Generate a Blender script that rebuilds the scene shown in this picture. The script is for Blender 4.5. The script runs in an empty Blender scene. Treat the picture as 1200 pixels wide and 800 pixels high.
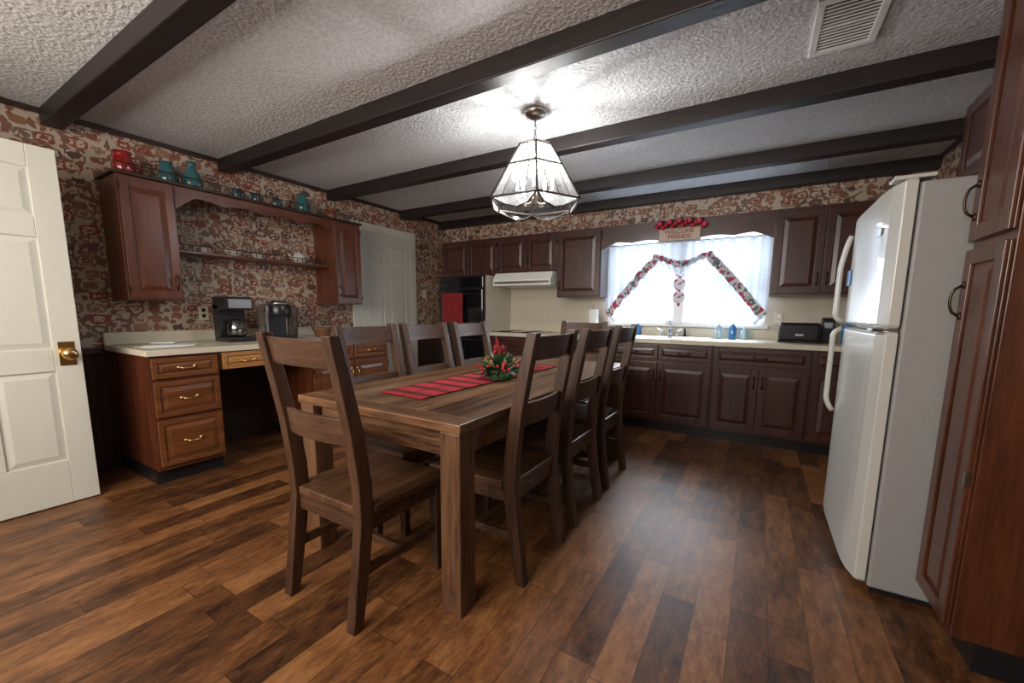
import bpy, bmesh, math, random
from mathutils import Vector, Matrix
random.seed(7)
S=bpy.context.scene
COL=S.collection
S.view_settings.view_transform='Standard'
S.view_settings.exposure=.36
# ---------------------------------------------------------------- materials
def newmat(n):
    m=bpy.data.materials.new(n);m.use_nodes=True;nt=m.node_tree
    return m,nt,nt.nodes['Principled BSDF']
def N(nt,t,**k):
    n=nt.nodes.new(t)
    for a,b in k.items():
        if a.startswith('i_'): n.inputs[a[2:].replace('_',' ')].default_value=b
        else: setattr(n,a,b)
    return n
def L(nt,a,b): nt.links.new(a,b)
def ramp(nt,fac,stops,interp='LINEAR'):
    r=nt.nodes.new('ShaderNodeValToRGB');r.color_ramp.interpolation=interp
    e=r.color_ramp.elements
    while len(e)<len(stops): e.new(.5)
    for i,(p,c) in enumerate(stops): e[i].position=p;e[i].color=(*c,1)
    L(nt,fac,r.inputs['Fac']);return r.outputs['Color']
def math_(nt,op,a,b=None,c=None):
    n=nt.nodes.new('ShaderNodeMath');n.operation=op
    for i,v in enumerate((a,b,c)):
        if v is None: continue
        if isinstance(v,(int,float)): n.inputs[i].default_value=v
        else: L(nt,v,n.inputs[i])
    return n.outputs[0]
def mixc(nt,f,a,b,mode='MIX'):
    n=nt.nodes.new('ShaderNodeMix');n.data_type='RGBA';n.blend_type=mode
    for k,v in ((0,f),(6,a),(7,b)):
        if isinstance(v,(int,float)): n.inputs[k].default_value=v
        elif isinstance(v,tuple): n.inputs[k].default_value=(*v,1)
        else: L(nt,v,n.inputs[k])
    return n.outputs[2]
def objco(nt,scale=(1,1,1),rot=(0,0,0)):
    t=nt.nodes.new('ShaderNodeTexCoord');m=nt.nodes.new('ShaderNodeMapping')
    m.inputs['Scale'].default_value=scale;m.inputs['Rotation'].default_value=rot
    L(nt,t.outputs['Object'],m.inputs['Vector']);return m.outputs['Vector']
def bump(nt,bs,h,st=.3,d=.01):
    b=N(nt,'ShaderNodeBump');b.inputs['Strength'].default_value=st;b.inputs['Distance'].default_value=d
    L(nt,h,b.inputs['Height']);L(nt,b.outputs[0],bs.inputs['Normal'])
def noise(nt,v,s,d=4,r=.6,out='Fac'):
    n=N(nt,'ShaderNodeTexNoise');n.inputs['Scale'].default_value=s;n.inputs['Detail'].default_value=d;n.inputs['Roughness'].default_value=r
    L(nt,v,n.inputs['Vector']);return n.outputs[out]
def plain(n,c,rough=.5,metal=0,coat=0,em=None,es=0,var=.06):
    m,nt,bs=newmat(n)
    v=objco(nt);f=noise(nt,v,25,3)
    col=ramp(nt,f,[(.3,tuple(x*(1-var) for x in c)),(.7,tuple(min(1,x*(1+var)) for x in c))])
    L(nt,col,bs.inputs['Base Color']);bs.inputs['Roughness'].default_value=rough;bs.inputs['Metallic'].default_value=metal
    bs.inputs['Coat Weight'].default_value=coat
    if em: bs.inputs['Emission Color'].default_value=(*em,1);bs.inputs['Emission Strength'].default_value=es
    return m
def wood(n,dark,light,axis='Z',sc=1.,rough=.4,coat=.2,bst=.15,planks=None,contrast=(.3,.7),worn=None,wf=.5,seamw=.03):
    m,nt,bs=newmat(n)
    s={'X':(1.2,14,14),'Y':(14,1.2,14),'Z':(14,14,1.2)}[axis]
    s=tuple(q*sc for q in s)
    v=objco(nt,s);f=noise(nt,v,1.6,6,.65)
    v2=objco(nt,tuple(q*5 for q in s));f2=noise(nt,v2,1.5,3,.6)
    g=math_(nt,'ADD',math_(nt,'MULTIPLY',f,.7),math_(nt,'MULTIPLY',f2,.3))
    mid=tuple((a+b)/2 for a,b in zip(dark,light))
    col=ramp(nt,g,[(contrast[0],dark),(.5,mid),(contrast[1],light)])
    if worn:
        w=noise(nt,objco(nt,tuple(q*.35 for q in s)),1.6,5,.7)
        col=mixc(nt,math_(nt,'MULTIPLY',ramp(nt,w,[(.48,(0,0,0)),(.64,(1,1,1))]),wf),col,worn)
    if planks:
        ax,w=planks
        sx=N(nt,'ShaderNodeSeparateXYZ');L(nt,objco(nt),sx.inputs[0])
        q=math_(nt,'DIVIDE',sx.outputs[ax],w);fr=math_(nt,'FRACT',q);fl=math_(nt,'FLOOR',q)
        wn=N(nt,'ShaderNodeTexWhiteNoise',noise_dimensions='1D');L(nt,fl,wn.inputs['W'])
        col=mixc(nt,math_(nt,'MULTIPLY',wn.outputs[0],.5),col,tuple(x*.6 for x in dark))
        seam=math_(nt,'LESS_THAN',fr,seamw)
        col=mixc(nt,seam,col,tuple(x*.15 for x in dark))
    L(nt,col,bs.inputs['Base Color']);bs.inputs['Roughness'].default_value=rough
    bs.inputs['Coat Weight'].default_value=coat;bs.inputs['Coat Roughness'].default_value=.25
    bump(nt,bs,g,bst,.004)
    return m
CABW=dict(dark=(.036,.009,.004),light=(.160,.044,.017))
cabZ=wood('cherry_wood',axis='Z',rough=.35,coat=.3,**CABW)
cabX=wood('cherry_wood_rail',axis='X',rough=.35,coat=.3,**CABW)
BK=dict(dark=(.020,.0055,.0045),light=(.082,.023,.016))  # darker copy of the cherry: backlit shade of the window wall put into the colour
bkZ=wood('cherry_wood_shaded',axis='Z',rough=.35,coat=.3,**BK)
bkX=wood('cherry_wood_shaded_rail',axis='X',rough=.35,coat=.3,**BK)
panZ=wood('pantry_cherry_wood',(.030,.008,.004),(.130,.038,.015),'Z',rough=.34,coat=.3)
deskZ=wood('oak_stain_wood',(.060,.018,.005),(.23,.078,.023),'X',rough=.35,coat=.3)
drawL=wood('honey_oak',(.28,.12,.03),(.50,.24,.08),'X',rough=.4)
beamM=wood('beam_wood',(.004,.0025,.003),(.018,.010,.010),'X',sc=.8,rough=.5,coat=.0,bst=.6)
trimM=wood('trim_dark_wood',(.012,.006,.005),(.045,.022,.015),'Y',rough=.45)
WN=(.21,.115,.060)
tabTop=wood('table_top_wood',(.030,.011,.004),(.27,.125,.053),'Y',sc=.9,rough=.36,coat=.12,bst=.6,planks=(0,.123),contrast=(.38,.63),worn=(.33,.20,.11),wf=.65,seamw=.05)
tabEnd=wood('table_breadboard_wood',(.030,.012,.005),(.22,.10,.042),'X',sc=.9,rough=.4,coat=.12,bst=.6,contrast=(.38,.64),worn=(.26,.15,.08),wf=.6)
tabZ=wood('table_leg_wood',(.028,.010,.0045),(.165,.072,.029),'Z',rough=.45,coat=.08,bst=.5,contrast=(.36,.66),worn=(.17,.09,.045))
chZ=wood('chair_post_wood',(.014,.005,.0025),(.085,.034,.014),'Z',rough=.48,coat=.06,bst=.5,contrast=(.36,.66),worn=(.105,.052,.026))
chX=wood('chair_slat_wood',(.017,.006,.003),(.105,.044,.019),'X',rough=.48,coat=.06,bst=.5,contrast=(.36,.66),worn=(.125,.065,.034))
chS=wood('chair_seat_wood',(.022,.008,.004),(.145,.062,.027),'Y',rough=.42,coat=.12,bst=.4,planks=(0,.09),worn=(.16,.085,.045))
lam=plain('cream_laminate',(.62,.57,.45),.35,var=.03)
doorW=plain('door_paint',(.63,.62,.55),.4,var=.02)
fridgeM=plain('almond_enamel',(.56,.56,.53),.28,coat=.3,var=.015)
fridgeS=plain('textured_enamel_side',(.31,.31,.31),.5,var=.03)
blackP=plain('black_plastic',(.012,.012,.014),.3)
blackG=plain('black_glass',(.006,.006,.008),.08,coat=1)
silver=plain('brushed_steel',(.55,.56,.58),.3,1)
chrome=plain('chrome',(.8,.8,.82),.12,1)
brass=plain('polished_brass',(.72,.50,.20),.22,1)
bronze=plain('dark_bronze',(.07,.045,.03),.35,.9)
leadM=plain('dark_leading',(.03,.022,.015),.5,.2)
nickel=plain('brushed_nickel',(.42,.38,.34),.3,1)
whiteP=plain('white_plastic',(.8,.8,.78),.35,var=.02)
paper=plain('white_paper',(.82,.82,.80),.8,var=.03)
redC=plain('red_glaze',(.24,.012,.012),.15,coat=.8)
redT=plain('red_towel_cloth',(.22,.012,.016),.9,var=.3)
teal=plain('teal_glass',(.03,.11,.12),.12,coat=.6)
blueG=plain('blue_glass',(.02,.07,.10),.12,coat=.6)
brownC=plain('amber_stoneware',(.20,.065,.02),.3,coat=.4)
porc=plain('white_porcelain',(.55,.53,.50),.2,coat=.5,var=.02)
wick=plain('woven_wicker',(.14,.055,.025),.7,var=.5)
blueS=plain('blue_soap',(.04,.22,.55),.15,coat=.5)
clearS=plain('pale_soap_bottle',(.40,.58,.68),.15,coat=.5)
green=plain('pine_needle_green',(.03,.085,.03),.6,var=.5)
frost=plain('frosted_leaf',(.42,.46,.42),.6,var=.3)
berry=plain('red_berry',(.45,.01,.02),.25,coat=.5)
pinkF=plain('pink_fruit',(.60,.05,.12),.3,coat=.4)
gold=plain('gold_pinecone',(.30,.17,.05),.5,var=.5)
# wallpaper
def wallpaper_nodes(nt):
    v=objco(nt)
    nc=noise(nt,v,14,3,.6,'Color')
    sb0=N(nt,'ShaderNodeVectorMath',operation='SUBTRACT');L(nt,nc,sb0.inputs[0]);sb0.inputs[1].default_value=(.5,.5,.5)
    sc0=N(nt,'ShaderNodeVectorMath',operation='SCALE');L(nt,sb0.outputs[0],sc0.inputs[0]);sc0.inputs['Scale'].default_value=.022
    av=N(nt,'ShaderNodeVectorMath',operation='ADD');L(nt,v,av.inputs[0]);L(nt,sc0.outputs[0],av.inputs[1]);v2=av.outputs[0]
    mp=N(nt,'ShaderNodeMapping');mp.inputs['Scale'].default_value=(8.5,8.5,13);L(nt,v2,mp.inputs['Vector'])
    vo=N(nt,'ShaderNodeTexVoronoi',distance='MINKOWSKI');vo.inputs['Exponent'].default_value=3.5;vo.inputs['Scale'].default_value=1;vo.inputs['Randomness'].default_value=.42;L(nt,mp.outputs[0],vo.inputs['Vector'])
    sep=N(nt,'ShaderNodeSeparateColor');L(nt,vo.outputs['Color'],sep.inputs[0])
    motif=ramp(nt,sep.outputs[1],[(0,(.19,.052,.026)),(.22,(.22,.095,.05)),(.40,(.085,.038,.028)),(.56,(.27,.14,.08)),(.72,(.15,.09,.07)),(.86,(.23,.04,.025))],'CONSTANT')
    nz=noise(nt,v,42,2,.6)
    st=math_(nt,'SINE',math_(nt,'ADD',math_(nt,'MULTIPLY',vo.outputs['Distance'],24),math_(nt,'MULTIPLY',sep.outputs[2],9)))
    a=math_(nt,'ADD',math_(nt,'MULTIPLY',st,.13),nz)
    cream=(.46,.37,.28)
    inner=mixc(nt,ramp(nt,a,[(.54,(0,0,0)),(.59,(1,1,1))]),motif,cream)
    body=math_(nt,'LESS_THAN',vo.outputs['Distance'],.43)
    vb=N(nt,'ShaderNodeTexVoronoi');vb.inputs['Scale'].default_value=32;L(nt,v2,vb.inputs['Vector'])
    sb=N(nt,'ShaderNodeSeparateColor');L(nt,vb.outputs['Color'],sb.inputs[0])
    bg=mixc(nt,math_(nt,'GREATER_THAN',sb.outputs[0],.58),(.43,.35,.27),(.18,.08,.052))
    return mixc(nt,body,bg,inner)
def wallmat(n,low):
    m,nt,bs=newmat(n);c=wallpaper_nodes(nt)
    v=objco(nt);sx=N(nt,'ShaderNodeSeparateXYZ');L(nt,v,sx.inputs[0])
    if low=='tile':
        tz=math_(nt,'LESS_THAN',math_(nt,'FRACT',math_(nt,'DIVIDE',sx.outputs[2],.108)),.025)
        tx=math_(nt,'LESS_THAN',math_(nt,'FRACT',math_(nt,'DIVIDE',sx.outputs[0],.108)),.025)
        t=math_(nt,'MAXIMUM',tz,tx)
        lc=mixc(nt,t,(.55,.50,.41),(.44,.39,.31));thr=1.7
    else:
        lc=ramp(nt,noise(nt,objco(nt,(12,12,1)),2,5),[(.3,(.018,.008,.006)),(.7,(.06,.025,.017))]);thr=.86
        seam=math_(nt,'LESS_THAN',math_(nt,'FRACT',math_(nt,'DIVIDE',sx.outputs[1],.14)),.05)
        lc=mixc(nt,seam,lc,(.004,.002,.002))
    c=mixc(nt,math_(nt,'LESS_THAN',sx.outputs[2],thr),c,lc)
    L(nt,c,bs.inputs['Base Color']);bs.inputs['Roughness'].default_value=.55
    return m
wallW=wallmat('wallpaper_over_wainscot','wood');wallT=wallmat('wallpaper_over_tile','tile')
# ceiling
m,nt,bs=newmat('textured_plaster');v=objco(nt)
c1=noise(nt,v,55,4,.65)
vo=N(nt,'ShaderNodeTexVoronoi');vo.inputs['Scale'].default_value=48;L(nt,v,vo.inputs['Vector'])
hgt=math_(nt,'ADD',math_(nt,'MULTIPLY',c1,1.2),math_(nt,'MULTIPLY',vo.outputs['Distance'],.5))
L(nt,ramp(nt,c1,[(.35,(.54,.54,.55)),(.65,(.75,.75,.76))]),bs.inputs['Base Color']);bs.inputs['Roughness'].default_value=.9
bump(nt,bs,hgt,.75,.011);ceilM=m
# floor
m,nt,bs=newmat('vinyl_wood_planks');v=objco(nt);sx=N(nt,'ShaderNodeSeparateXYZ');L(nt,v,sx.inputs[0])
PW,PL=.125,.75
qx=math_(nt,'DIVIDE',sx.outputs[0],PW);row=math_(nt,'FLOOR',qx)
wr=N(nt,'ShaderNodeTexWhiteNoise',noise_dimensions='1D');L(nt,row,wr.inputs['W'])
qy=math_(nt,'ADD',math_(nt,'DIVIDE',sx.outputs[1],PL),math_(nt,'MULTIPLY',wr.outputs[0],7.3));colm=math_(nt,'FLOOR',qy)
cb=N(nt,'ShaderNodeCombineXYZ');L(nt,row,cb.inputs[0]);L(nt,colm,cb.inputs[1])
wn=N(nt,'ShaderNodeTexWhiteNoise',noise_dimensions='2D');L(nt,cb.outputs[0],wn.inputs['Vector'])
mp=N(nt,'ShaderNodeMapping');mp.inputs['Scale'].default_value=(13,3.8,1);L(nt,v,mp.inputs['Vector'])
ad=N(nt,'ShaderNodeVectorMath',operation='ADD');L(nt,mp.outputs[0],ad.inputs[0])
sc=N(nt,'ShaderNodeVectorMath',operation='SCALE');L(nt,wn.outputs[1],sc.inputs[0]);sc.inputs['Scale'].default_value=40;L(nt,sc.outputs[0],ad.inputs[1])
g=noise(nt,ad.outputs[0],1.7,9,.82)
gb=math_(nt,'ADD',math_(nt,'MULTIPLY',g,.9),math_(nt,'MULTIPLY',wn.outputs[0],.22))
fc=ramp(nt,gb,[(.38,(.026,.009,.0035)),(.51,(.095,.036,.012)),(.64,(.20,.082,.028)),(.80,(.33,.155,.058))])
fx=math_(nt,'FRACT',qx);fy=math_(nt,'FRACT',qy)
seam=math_(nt,'MAXIMUM',math_(nt,'LESS_THAN',fx,.022),math_(nt,'LESS_THAN',fy,.005))
fc=mixc(nt,math_(nt,'MULTIPLY',seam,.7),fc,(.015,.006,.003))
L(nt,fc,bs.inputs['Base Color']);bs.inputs['Roughness'].default_value=.42;bump(nt,bs,g,.15,.003)
bs.inputs['Specular IOR Level'].default_value=.45
floorM=m
# runner plaid
m,nt,bs=newmat('red_plaid_cloth');v=objco(nt);sx=N(nt,'ShaderNodeSeparateXYZ');L(nt,v,sx.inputs[0])
sy_=math_(nt,'LESS_THAN',math_(nt,'FRACT',math_(nt,'DIVIDE',sx.outputs[1],.13)),.38)
sx_=math_(nt,'LESS_THAN',math_(nt,'FRACT',math_(nt,'DIVIDE',sx.outputs[0],.15)),.16)
t=math_(nt,'ADD',math_(nt,'MULTIPLY',sy_,.5),math_(nt,'MULTIPLY',sx_,.3))
L(nt,ramp(nt,t,[(0,(.46,.018,.032)),(.3,(.30,.012,.018)),(.5,(.10,.008,.012)),(.8,(.03,.01,.012))]),bs.inputs['Base Color']);bs.inputs['Roughness'].default_value=.9
plaid=m
def translucent(n,c,mixf=.5,alpha=0.0):
    m,nt,bs=newmat(n);out=nt.nodes['Material Output']
    f=noise(nt,objco(nt),60,2);col=ramp(nt,f,[(.3,tuple(x*.85 for x in c)),(.7,c)])
    L(nt,col,bs.inputs['Base Color']);bs.inputs['Roughness'].default_value=.8
    tr=N(nt,'ShaderNodeBsdfTranslucent');L(nt,col,tr.inputs[0])
    mx=N(nt,'ShaderNodeMixShader');mx.inputs[0].default_value=mixf;L(nt,bs.outputs[0],mx.inputs[1]);L(nt,tr.outputs[0],mx.inputs[2])
    if alpha:
        tp=N(nt,'ShaderNodeBsdfTransparent');m2=N(nt,'ShaderNodeMixShader');m2.inputs[0].default_value=alpha
        L(nt,mx.outputs[0],m2.inputs[1]);L(nt,tp.outputs[0],m2.inputs[2]);L(nt,m2.outputs[0],out.inputs[0])
    else: L(nt,mx.outputs[0],out.inputs[0])
    return m
sheer=translucent('sheer_lace',(.66,.71,.78),.13,.03)
blindM=translucent('blind_vinyl',(.85,.88,.92),.4)
m,nt,bs=newmat('floral_trim_cloth')
vo=N(nt,'ShaderNodeTexVoronoi');vo.inputs['Scale'].default_value=34;L(nt,objco(nt),vo.inputs['Vector'])
sp=N(nt,'ShaderNodeSeparateColor');L(nt,vo.outputs['Color'],sp.inputs[0])
L(nt,ramp(nt,sp.outputs[0],[(0,(.60,.62,.66)),(.42,(.10,.20,.14)),(.53,(.45,.05,.09)),(.74,(.62,.62,.66)),(.92,(.24,.10,.26))],'CONSTANT'),bs.inputs['Base Color'])
bs.inputs['Roughness'].default_value=.9;floral=m
def thinglass(n,tint=(1,1,1),gl=.12,dif=.12):
    m,nt,bs=newmat(n);out=nt.nodes['Material Output']
    tp=N(nt,'ShaderNodeBsdfTransparent');tp.inputs[0].default_value=(*tint,1)
    g=N(nt,'ShaderNodeBsdfGlossy');g.inputs['Roughness'].default_value=.08
    L(nt,ramp(nt,noise(nt,objco(nt),8,2),[(.3,(.9,.9,.9)),(.7,(1,1,1))]),g.inputs[0])
    tr=N(nt,'ShaderNodeBsdfTranslucent');tr.inputs[0].default_value=(.95,.97,1,1)
    a=N(nt,'ShaderNodeMixShader');a.inputs[0].default_value=gl;L(nt,tp.outputs[0],a.inputs[1]);L(nt,g.outputs[0],a.inputs[2])
    b=N(nt,'ShaderNodeMixShader');b.inputs[0].default_value=dif;L(nt,a.outputs[0],b.inputs[1]);L(nt,tr.outputs[0],b.inputs[2])
    L(nt,b.outputs[0],out.inputs[0]);return m
winGlass=thinglass('window_glass',gl=.05,dif=0)
shadeGlass=thinglass('beveled_glass',(.93,.96,1),.08,.10)
carafe=thinglass('carafe_glass',(.5,.45,.4),.2,.05)
bulbM=plain('lit_bulb',(1,1,1),.5,em=(1,.97,.93),es=12)
# ---------------------------------------------------------------- geometry builder
class B:
    def __init__(s): s.bm=bmesh.new()
    def box(s,x0,x1,y0,y1,z0,z1):
        vs=[s.bm.verts.new(p) for p in((x0,y0,z0),(x1,y0,z0),(x1,y1,z0),(x0,y1,z0),(x0,y0,z1),(x1,y0,z1),(x1,y1,z1),(x0,y1,z1))]
        for f in((0,3,2,1),(4,5,6,7),(0,1,5,4),(1,2,6,5),(2,3,7,6),(3,0,4,7)): s.bm.faces.new([vs[i] for i in f])
        return s
    def loops(s,ls,cap0=True,cap1=True,closed=True):
        rs=[[s.bm.verts.new(p) for p in l] for l in ls];n=len(rs[0])
        for a,b in zip(rs,rs[1:]):
            for i in range(n if closed else n-1):
                j=(i+1)%n
                s.bm.faces.new((a[i],a[j],b[j],b[i]))
        if closed and cap0: s.bm.faces.new(rs[0][::-1])
        if closed and cap1: s.bm.faces.new(rs[-1])
        return s
    def prism(s,poly,axis,a,b):
        def p(q,t):
            u,v=q
            return {'X':(t,u,v),'Y':(u,t,v),'Z':(u,v,t)}[axis]
        return s.loops([[p(q,a) for q in poly],[p(q,b) for q in poly]])
    def lathe(s,prof,c=(0,0,0),seg=24,cap0=True,cap1=True,sx=1,sy=1):
        return s.loops([[(c[0]+sx*r*math.cos(2*math.pi*i/seg),c[1]+sy*r*math.sin(2*math.pi*i/seg),c[2]+z) for i in range(seg)] for r,z in prof],cap0,cap1)
    def tube(s,pts,r,seg=8):
        pts=[Vector(p) for p in pts];ls=[];up=None
        for i,p in enumerate(pts):
            d=(pts[min(i+1,len(pts)-1)]-pts[max(i-1,0)]).normalized()
            if up is None: up=d.orthogonal().normalized()
            up=(up-d*up.dot(d)).normalized();w=d.cross(up)
            rr=r[i] if isinstance(r,(list,tuple)) else r
            ls.append([p+up*rr*math.cos(2*math.pi*k/seg)+w*rr*math.sin(2*math.pi*k/seg) for k in range(seg)])
        return s.loops(ls)
    def sphere(s,c,r,u=12,v=8,sc=(1,1,1)):
        mt=Matrix.Translation(c)@Matrix.Diagonal((*sc,1))
        bmesh.ops.create_uvsphere(s.bm,u_segments=u,v_segments=v,radius=r,matrix=mt);return s
    def panel(s,x0,x1,z0,z1,y,rec,ins=.03,out=.012):
        def rc(i,yy): return [(x0+i,yy,z0+i),(x1-i,yy,z0+i),(x1-i,yy,z1-i),(x0+i,yy,z1-i)]
        return s.loops([rc(0,y+rec),rc(.006,y+rec),rc(ins,y+rec-out)],cap0=False)
    def leaf_door(s,x0,x1,z0,z1,y0=0,t=.02,st=.05,rows=None,cols=1):
        s.box(x0,x1,y0-t*.45,y0,z0,z1)
        rows=rows or [(z0+st,z1-st)]
        f=y0-t;bk=y0-t*.45
        s.box(x0,x0+st,f,bk,z0,z1);s.box(x1-st,x1,f,bk,z0,z1)
        zz=[z0]+[v for r in rows for v in r]+[z1]
        for i in range(0,len(zz),2): s.box(x0+st,x1-st,f,bk,zz[i],zz[i+1])
        w=(x1-x0-2*st-(cols-1)*st)/cols
        for c in range(cols):
            a=x0+st+c*(w+st)
            if c<cols-1:
                for r in rows: s.box(a+w,a+w+st,f,bk,r[0],r[1])
            for r in rows: s.panel(a,a+w,r[0],r[1],y0-t*.45,-.0005,min(.035,(r[1]-r[0])*.3),t*.4)
        return s
    def obj(s,name,mat,parent=None,bevel=0,smooth=False,loc=(0,0,0),rot=0,label=None,cat=None,kind=None,group=None,sub=0,solid=0):
        bmesh.ops.recalc_face_normals(s.bm,faces=s.bm.faces)
        me=bpy.data.meshes.new(name);s.bm.to_mesh(me);s.bm.free()
        me.materials.append(mat)
        if smooth:
            for p in me.polygons: p.use_smooth=True
        o=bpy.data.objects.new(name,me);COL.objects.link(o)
        o.location=loc;o.rotation_euler=(0,0,rot)
        if parent: o.parent=parent
        if label:o['label']=label
        if cat:o['category']=cat
        if kind:o['kind']=kind
        if group:o['group']=group
        if solid:
            md=o.modifiers.new('Solidify','SOLIDIFY');md.thickness=solid
        if bevel:
            md=o.modifiers.new('Bevel','BEVEL');md.width=bevel;md.segments=2;md.limit_method='ANGLE';md.angle_limit=.7
        return o
def thing(name,label,cat,loc,rot=0,group=None):
    e=bpy.data.objects.new(name,None);COL.objects.link(e);e.location=loc;e.rotation_euler=(0,0,rot)
    e['label']=label;e['category']=cat;e.empty_display_size=.1
    if group:e['group']=group
    return e
def copy_tree(o,loc,rot,label=None):
    def cp(a,par):
        n=a.copy();n.parent=par;COL.objects.link(n)
        for k in list(a.children): cp(k,n)
        return n
    n=cp(o,None);n.location=loc;n.rotation_euler=(0,0,rot)
    if label:n['label']=label
    return n
def structure(b,name,mat,bevel=0,smooth=False):
    return b.obj(name,mat,kind='structure',bevel=bevel,smooth=smooth)
XR=5.14;YB=4.70;YF=-1.6;H=2.414
# ---------------------------------------------------------------- shell
structure(B().box(-.1,XR+.1,YF-.1,YB+.1,-.1,0),'floor',floorM)
structure(B().box(-.1,XR+.1,YF-.1,YB+.1,H,H+.1),'ceiling',ceilM)
structure(B().box(-.1,0,YF-.1,YB+.1,0,H),'wall_left',wallW)
structure(B().box(XR,XR+.1,YF-.1,YB+.1,0,H),'wall_right',wallW)
structure(B().box(0,XR,YF-.1,YF,0,H),'wall_front',wallW)
structure(B().box(0,.50,-.17,-.06,0,H),'wall_partition',wallW)
WX0,WX1,WZ0,WZ1=2.50,4.06,1.05,2.02
structure(B().box(0,WX0,YB,YB+.1,0,H).box(WX1,XR,YB,YB+.1,0,H).box(WX0,WX1,YB,YB+.1,0,WZ0).box(WX0,WX1,YB,YB+.1,WZ1,H),'wall_back',wallT)
for i,y in enumerate((.82,1.82,2.835,3.855)):
    structure(B().box(0,XR,y,y+.10,H-.10,H),'trim_%d'%(i+1),beamM,bevel=.006)
structure(B().box(0,XR,YB-.09,YB,H-.10,H),'trim_5',beamM,bevel=.006)
structure(B().box(0,.02,-.06,YB-.09,H-.035,H),'trim_6',trimM,bevel=.005)
structure(B().box(XR-.02,XR,2.2,YB-.09,H-.035,H),'trim_7',trimM,bevel=.005)
structure(B().box(0,.025,-.06,.98,.84,.885),'trim_8',trimM,bevel=.006)
structure(B().box(0,.015,-.06,.995,0,.09),'baseboard_left',trimM)
# windows
def window(i,x0,x1):
    b=B();fw=.045
    y0,y1=YB+.03,YB+.075
    b.box(x0,x0+fw,y0,y1,WZ0,WZ1).box(x1-fw,x1,y0,y1,WZ0,WZ1).box(x0+fw,x1-fw,y0,y1,WZ0,WZ0+fw).box(x0+fw,x1-fw,y0,y1,WZ1-fw,WZ1)
    zm=(WZ0+WZ1)/2;b.box(x0+fw,x1-fw,y0,y1,zm-.02,zm+.02)
    o=structure(b,'window_%d'%i,whiteP,bevel=.003)
    B().box(x0+fw,x1-fw,YB+.05,YB+.054,WZ0+fw,WZ1-fw).obj('pane',winGlass,o)
XM=3.26
window(1,WX0,XM-.03);window(2,XM+.03,WX1)
structure(B().box(XM-.05,XM+.05,YB-.004,YB+.09,WZ0,WZ1),'trim_9',whiteP,bevel=.004)
b=B();b.box(WX0-.03,WX1+.03,YB-.05,YB+.03,WZ0-.03,WZ0);structure(b,'trim_10',whiteP,bevel=.004)
for x0,x1 in((WX0+.01,XM-.055),(XM+.055,WX1-.01)):
    t=thing('window_blind','white horizontal slat blind hanging in the kitchen window','window blind',((x0+x1)/2,YB+.005,WZ1),group='blinds in the kitchen window')
    w=(x1-x0)/2-.004
    B().box(-w,w,-.012,.015,-.035,-.002).obj('headrail',whiteP,t,bevel=.003)
    b=B()
    z=-.05
    while z>-(WZ1-WZ0)+.03:
        b.loops([[(-w,-.010,z-.006),(w,-.010,z-.006),(w,-.010,z-.005),(-w,-.010,z-.005)],[(-w,.010,z+.006),(w,.010,z+.006),(w,.010,z+.007),(-w,.010,z+.007)]])
        z-=.025
    b.obj('slats',blindM,t)
    B().box(-w,w,-.01,.012,-(WZ1-WZ0)+.004,-(WZ1-WZ0)+.02).obj('bottom_rail',whiteP,t)
# left-wall interior door
structure(B().box(0,.02,3.10,3.20,0,2.17).box(0,.02,4.02,4.12,0,2.17).box(0,.02,3.20,4.02,2.07,2.17),'trim_11',doorW,bevel=.006)
t=B().leaf_door(0,.82,.01,2.07,0,.016,.10,rows=[(.2,.85),(.95,1.60),(1.70,1.95)],cols=2)
o=t.obj('door_1',doorW,kind='structure',loc=(0.001,3.20,0),rot=math.pi/2,bevel=.002)
B().lathe([(.012,0),(.012,.03),(.028,.045),(.03,.06),(.02,.075)],seg=16).obj('knob',brass,o,smooth=True,loc=(.06,-.016,.95)).rotation_euler=(math.pi/2,0,0)
# open white door
o=B().leaf_door(0,.81,.008,2.04,0,.019,.115,rows=[(.27,.80),(.93,1.55),(1.66,1.92)],cols=2).obj('door_2',doorW,kind='structure',loc=(.535,-.06,0),rot=math.pi/2,bevel=.003)
B().box(0,.81,0,.018,.008,2.04).obj('leaf_back',doorW,o)
k=B().lathe([(.012,0),(.012,.028),(.022,.036),(.033,.05),(.034,.062),(.026,.076),(.008,.08)],seg=24).obj('knob',brass,o,smooth=True,loc=(.75,-.019,.90));k.rotation_euler=(math.pi/2,0,0)
B().box(.715,.785,-.0225,-.018,.83,.97).obj('knob_plate',brass,o,bevel=.002)
B().box(.8101,.813,-.012,.012,.87,.93).obj('latch_plate',brass,o)
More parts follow.
